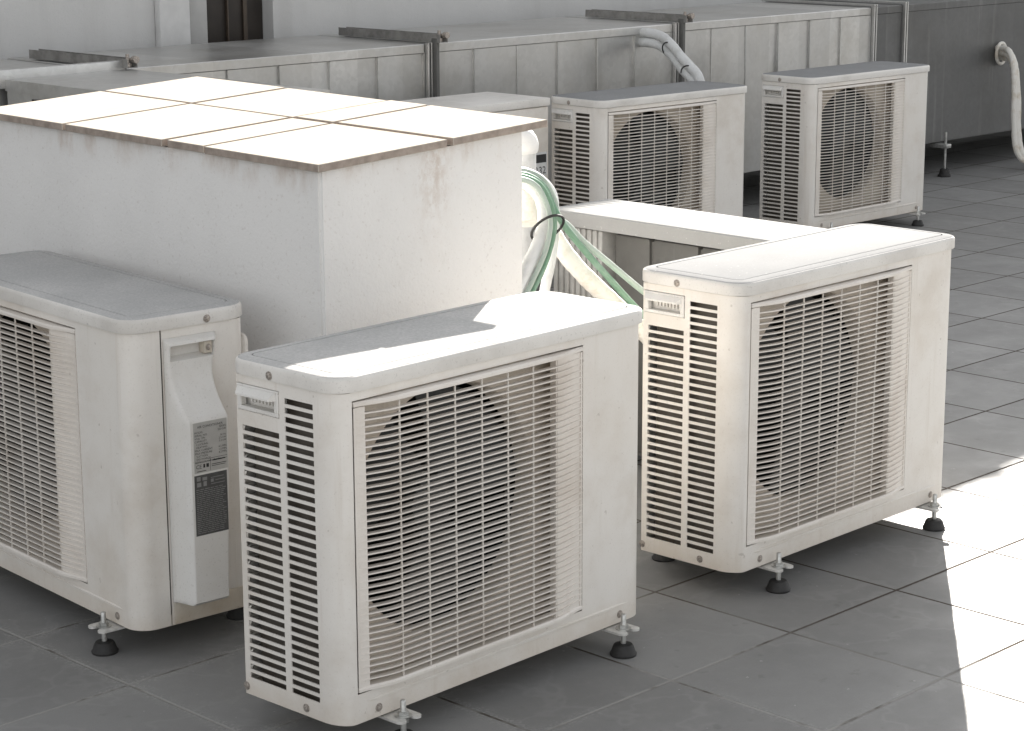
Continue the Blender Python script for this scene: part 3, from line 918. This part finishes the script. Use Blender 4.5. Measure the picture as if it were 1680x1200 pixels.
    for c, ax in (((-.0052, .156, ZS + .0105), '-x'), ((UWD + .0062, .168, ZS + .0105), '+x'), ((-.0001, .243, .069), '-x'), ((-.0001, .091, .069), '-x'), ((.080, -.0001, .071), '-y'), ((.705, -.0001, .071), '-y')):
        obj("screw", screw_bm(c, ax), SCREW, t)
    for fx in (.115, .690):
        make_foot(t, fx, -.022, 1); make_foot(t, fx, UDP + .030, -1)
    return t
def copy_tree(o, parent=None):
    c = o.copy(); COL.objects.link(c)
    if parent: c.parent = parent
    for ch in list(o.children): copy_tree(ch, c)
    return c
proto = make_unit()
UNITS = [
    ((-.2792, 3.3515), .8231, "white outdoor unit in front, its dusty lid half in the stucco shaft's shadow"),
    ((.4451, 4.1415), .8105, "white outdoor unit whose whole lid is sunlit, below the ridged white cover"),
    ((-1.2034, 4.4033), -.8578, "outdoor unit cut by left edge, turned to show its side cover with stickers"),
    ((.3117, 7.5091), .7505, "shaded outdoor unit beneath the tied white pipes, lower part behind the ridged cover"),
    ((1.1503, 8.3096), .7729, "shaded outdoor unit farthest right at the back, beside the dark end of the duct"),
]
for i, ((x, y), a, lab) in enumerate(UNITS):
    o = proto if i == 0 else copy_tree(proto)
    o.location = (x, y, 0); o.rotation_euler = (0, 0, a); o["label"] = lab; o["group"] = GROUP; o["category"] = "air conditioner"
    if i in (1, 3, 4):  # sunlit and rear lids take the darker tone that stands in for lighting
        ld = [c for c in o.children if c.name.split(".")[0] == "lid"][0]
        ld.material_slots[1].link = 'OBJECT'; ld.material_slots[1].material = LIDDIM

# ------------------------------------------------------------------ boxier unit behind the shaft
fu = empty("air_conditioner_unit", W(5.475 - .80, 5.25, 0), GA, "boxy grey-white outdoor unit half hidden behind the shaft, with black R32 sticker", "air conditioner")
FW, FD, FZ = .80, .30, .622
obj("casing", BOX(0, FW, 0, FD, .055, FZ, bev=.005), WHITE, fu)
obj("lid", BOX(-.004, FW + .004, -.005, FD + .01, FZ + .002, FZ + .030, bev=.004), LIDW, fu)
bm = bmesh.new()
for i in range(30): box(bm, .05, .50, -.012, -.002, .10 + i * .0155, .10 + i * .0155 + .006)
for i in range(6): box(bm, .05 + i * .0885, .056 + i * .0885, -.010, -.0022, .09, .58)
obj("grille", bm, GRILLE, fu)
x0s = FW - .076
s3 = obj("refrigerant_sticker", BOX(x0s, x0s + .066, -.0008, -.0002, .382, .465), plain("sticker_white", (.66, .66, .65), .5, 0, .05, 30), fu)
obj("sticker_bar", BOX(x0s + .001, x0s + .062, -.0011, -.0009, .428, .457), INK, s3)
text_mesh("sticker_text", "R32", .037, INK, s3, (x0s + .031, -.0012, .389), (1, 0, 0), (0, 0, 1), 'CENTER')
bm = bmesh.new()
for i, w in enumerate((.004, .007, .004, .003, .007, .003)):
    box(bm, FW - .125 + i * .014, FW - .125 + i * .014 + w, -.0009, -.0003, .562, .584)
obj("brand_lettering", bm, GHOST, fu)
for fx in (.14, .66): make_foot(fu, fx, -.022, 1)

# ------------------------------------------------------------------ pipes beside the shaft
PIPES = [
    ("insulated_pipe", "white wrapped pipe with black tie bending down left behind the front unit", INSULG, .0150, .02,
     [(3.215, 3.27, .80), (3.25, 3.20, .792), (3.262, 3.16, .769), (3.261, 3.14, .731), (3.243, 3.13, .686), (3.202, 3.12, .641), (3.138, 3.10, .587), (3.061, 3.07, .533), (2.99, 3.0, .45), (2.97, 2.95, .15)]),
    ("insulated_pipe", "stained cream sleeve end hanging against the shaft corner", INSUL, .0260, .03,
     [(3.22, 3.30, .80), (3.268, 3.25, .792), (3.282, 3.22, .768), (3.279, 3.205, .734), (3.269, 3.19, .699)]),
    ("insulated_pipe", "thick stained cream pipe slanting down right towards the sunlit unit", INSUL, .0195, .03,
     [(3.20, 3.36, .79), (3.30, 3.30, .78), (3.355, 3.25, .72), (3.362, 3.21, .661), (3.373, 3.18, .618), (3.403, 3.15, .569), (3.445, 3.12, .519), (3.48, 3.08, .468), (3.515, 3.03, .408), (3.60, 2.98, .30), (3.75, 2.95, .2)]),
    ("insulated_pipe", "slim pale pipe hanging straight down between the other pipes", INSULG, .0112, .02,
     [(3.22, 3.28, .81), (3.30, 3.23, .80), (3.34, 3.20, .763), (3.333, 3.18, .715), (3.32, 3.17, .659), (3.299, 3.16, .610), (3.271, 3.15, .553), (3.237, 3.13, .484), (3.195, 3.10, .39), (3.17, 3.06, .1)]),
    ("green_hose", "pale green hose arching outermost from the shaft, then slanting right on top", GREENP, .0066, 0,
     [(3.12, 3.18, 0.825), (3.195, 3.17, 0.822), (3.241, 3.165, 0.814), (3.28, 3.16, 0.792), (3.301, 3.15, 0.751), (3.304, 3.14, 0.716), (3.329, 3.13, 0.691), (3.355, 3.11, 0.656), (3.408, 3.08, 0.604), (3.465, 3.05, 0.549), (3.52, 3.0, 0.490), (3.6, 2.96, 0.400)]),
    ("green_hose", "bright green hose slanting right along the thick stained pipe", GREEN, .0070, 0,
     [(3.12, 3.17, 0.817), (3.194, 3.16, 0.815), (3.234, 3.155, 0.806), (3.271, 3.15, 0.781), (3.287, 3.14, 0.740), (3.30, 3.12, 0.700), (3.345, 3.10, 0.640), (3.389, 3.07, 0.579), (3.439, 3.04, 0.514), (3.50, 3.0, 0.440), (3.58, 2.96, 0.340)]),
    ("green_hose", "grey green hose dropping down left nearest the white wrapped pipe", GREENP, .0055, 0,
     [(3.10, 3.14, 0.813), (3.164, 3.13, 0.811), (3.20, 3.125, 0.803), (3.227, 3.12, 0.782), (3.241, 3.11, 0.742), (3.243, 3.105, 0.705), (3.221, 3.10, 0.653), (3.176, 3.09, 0.605), (3.12, 3.07, 0.562), (3.059, 3.04, 0.512), (3.0, 2.98, 0.360)]),
    ("green_hose", "green hose dropping down left in the middle of the bundle", GREEN, .0055, 0,
     [(3.10, 3.15, 0.817), (3.174, 3.14, 0.815), (3.21, 3.135, 0.807), (3.241, 3.13, 0.788), (3.259, 3.12, 0.750), (3.266, 3.115, 0.709), (3.252, 3.11, 0.668), (3.214, 3.10, 0.616), (3.153, 3.08, 0.569), (3.081, 3.05, 0.520), (3.02, 2.99, 0.360)]),
]
for nm, lab, mt, r, wb, pts in PIPES:
    bm = bmesh.new(); tube(bm, [W(*p) for p in pts], r, 16, wob=wb)
    o = tag(obj(nm, bm, mt), lab, "pipe" if nm == "insulated_pipe" else "hose", "insulated pipes" if nm == "insulated_pipe" else "hoses beside the shaft")
    if "black tie" in lab:
        bm = bmesh.new()
        c = W(3.250, 3.120, .700); q = Vector((UX, UY, 0)); t2 = Vector((UY, -UX, 0))
        tube(bm, [c + q * (.036 * math.cos(a)) + t2 * (.032 * math.sin(a)) + Vector((0, 0, .030 * math.sin(a) - .008 * math.cos(a))) for a in [2 * math.pi * i / 24 for i in range(25)]], .0030, 6, False)
        obj("cable_tie", bm, TIE, o)
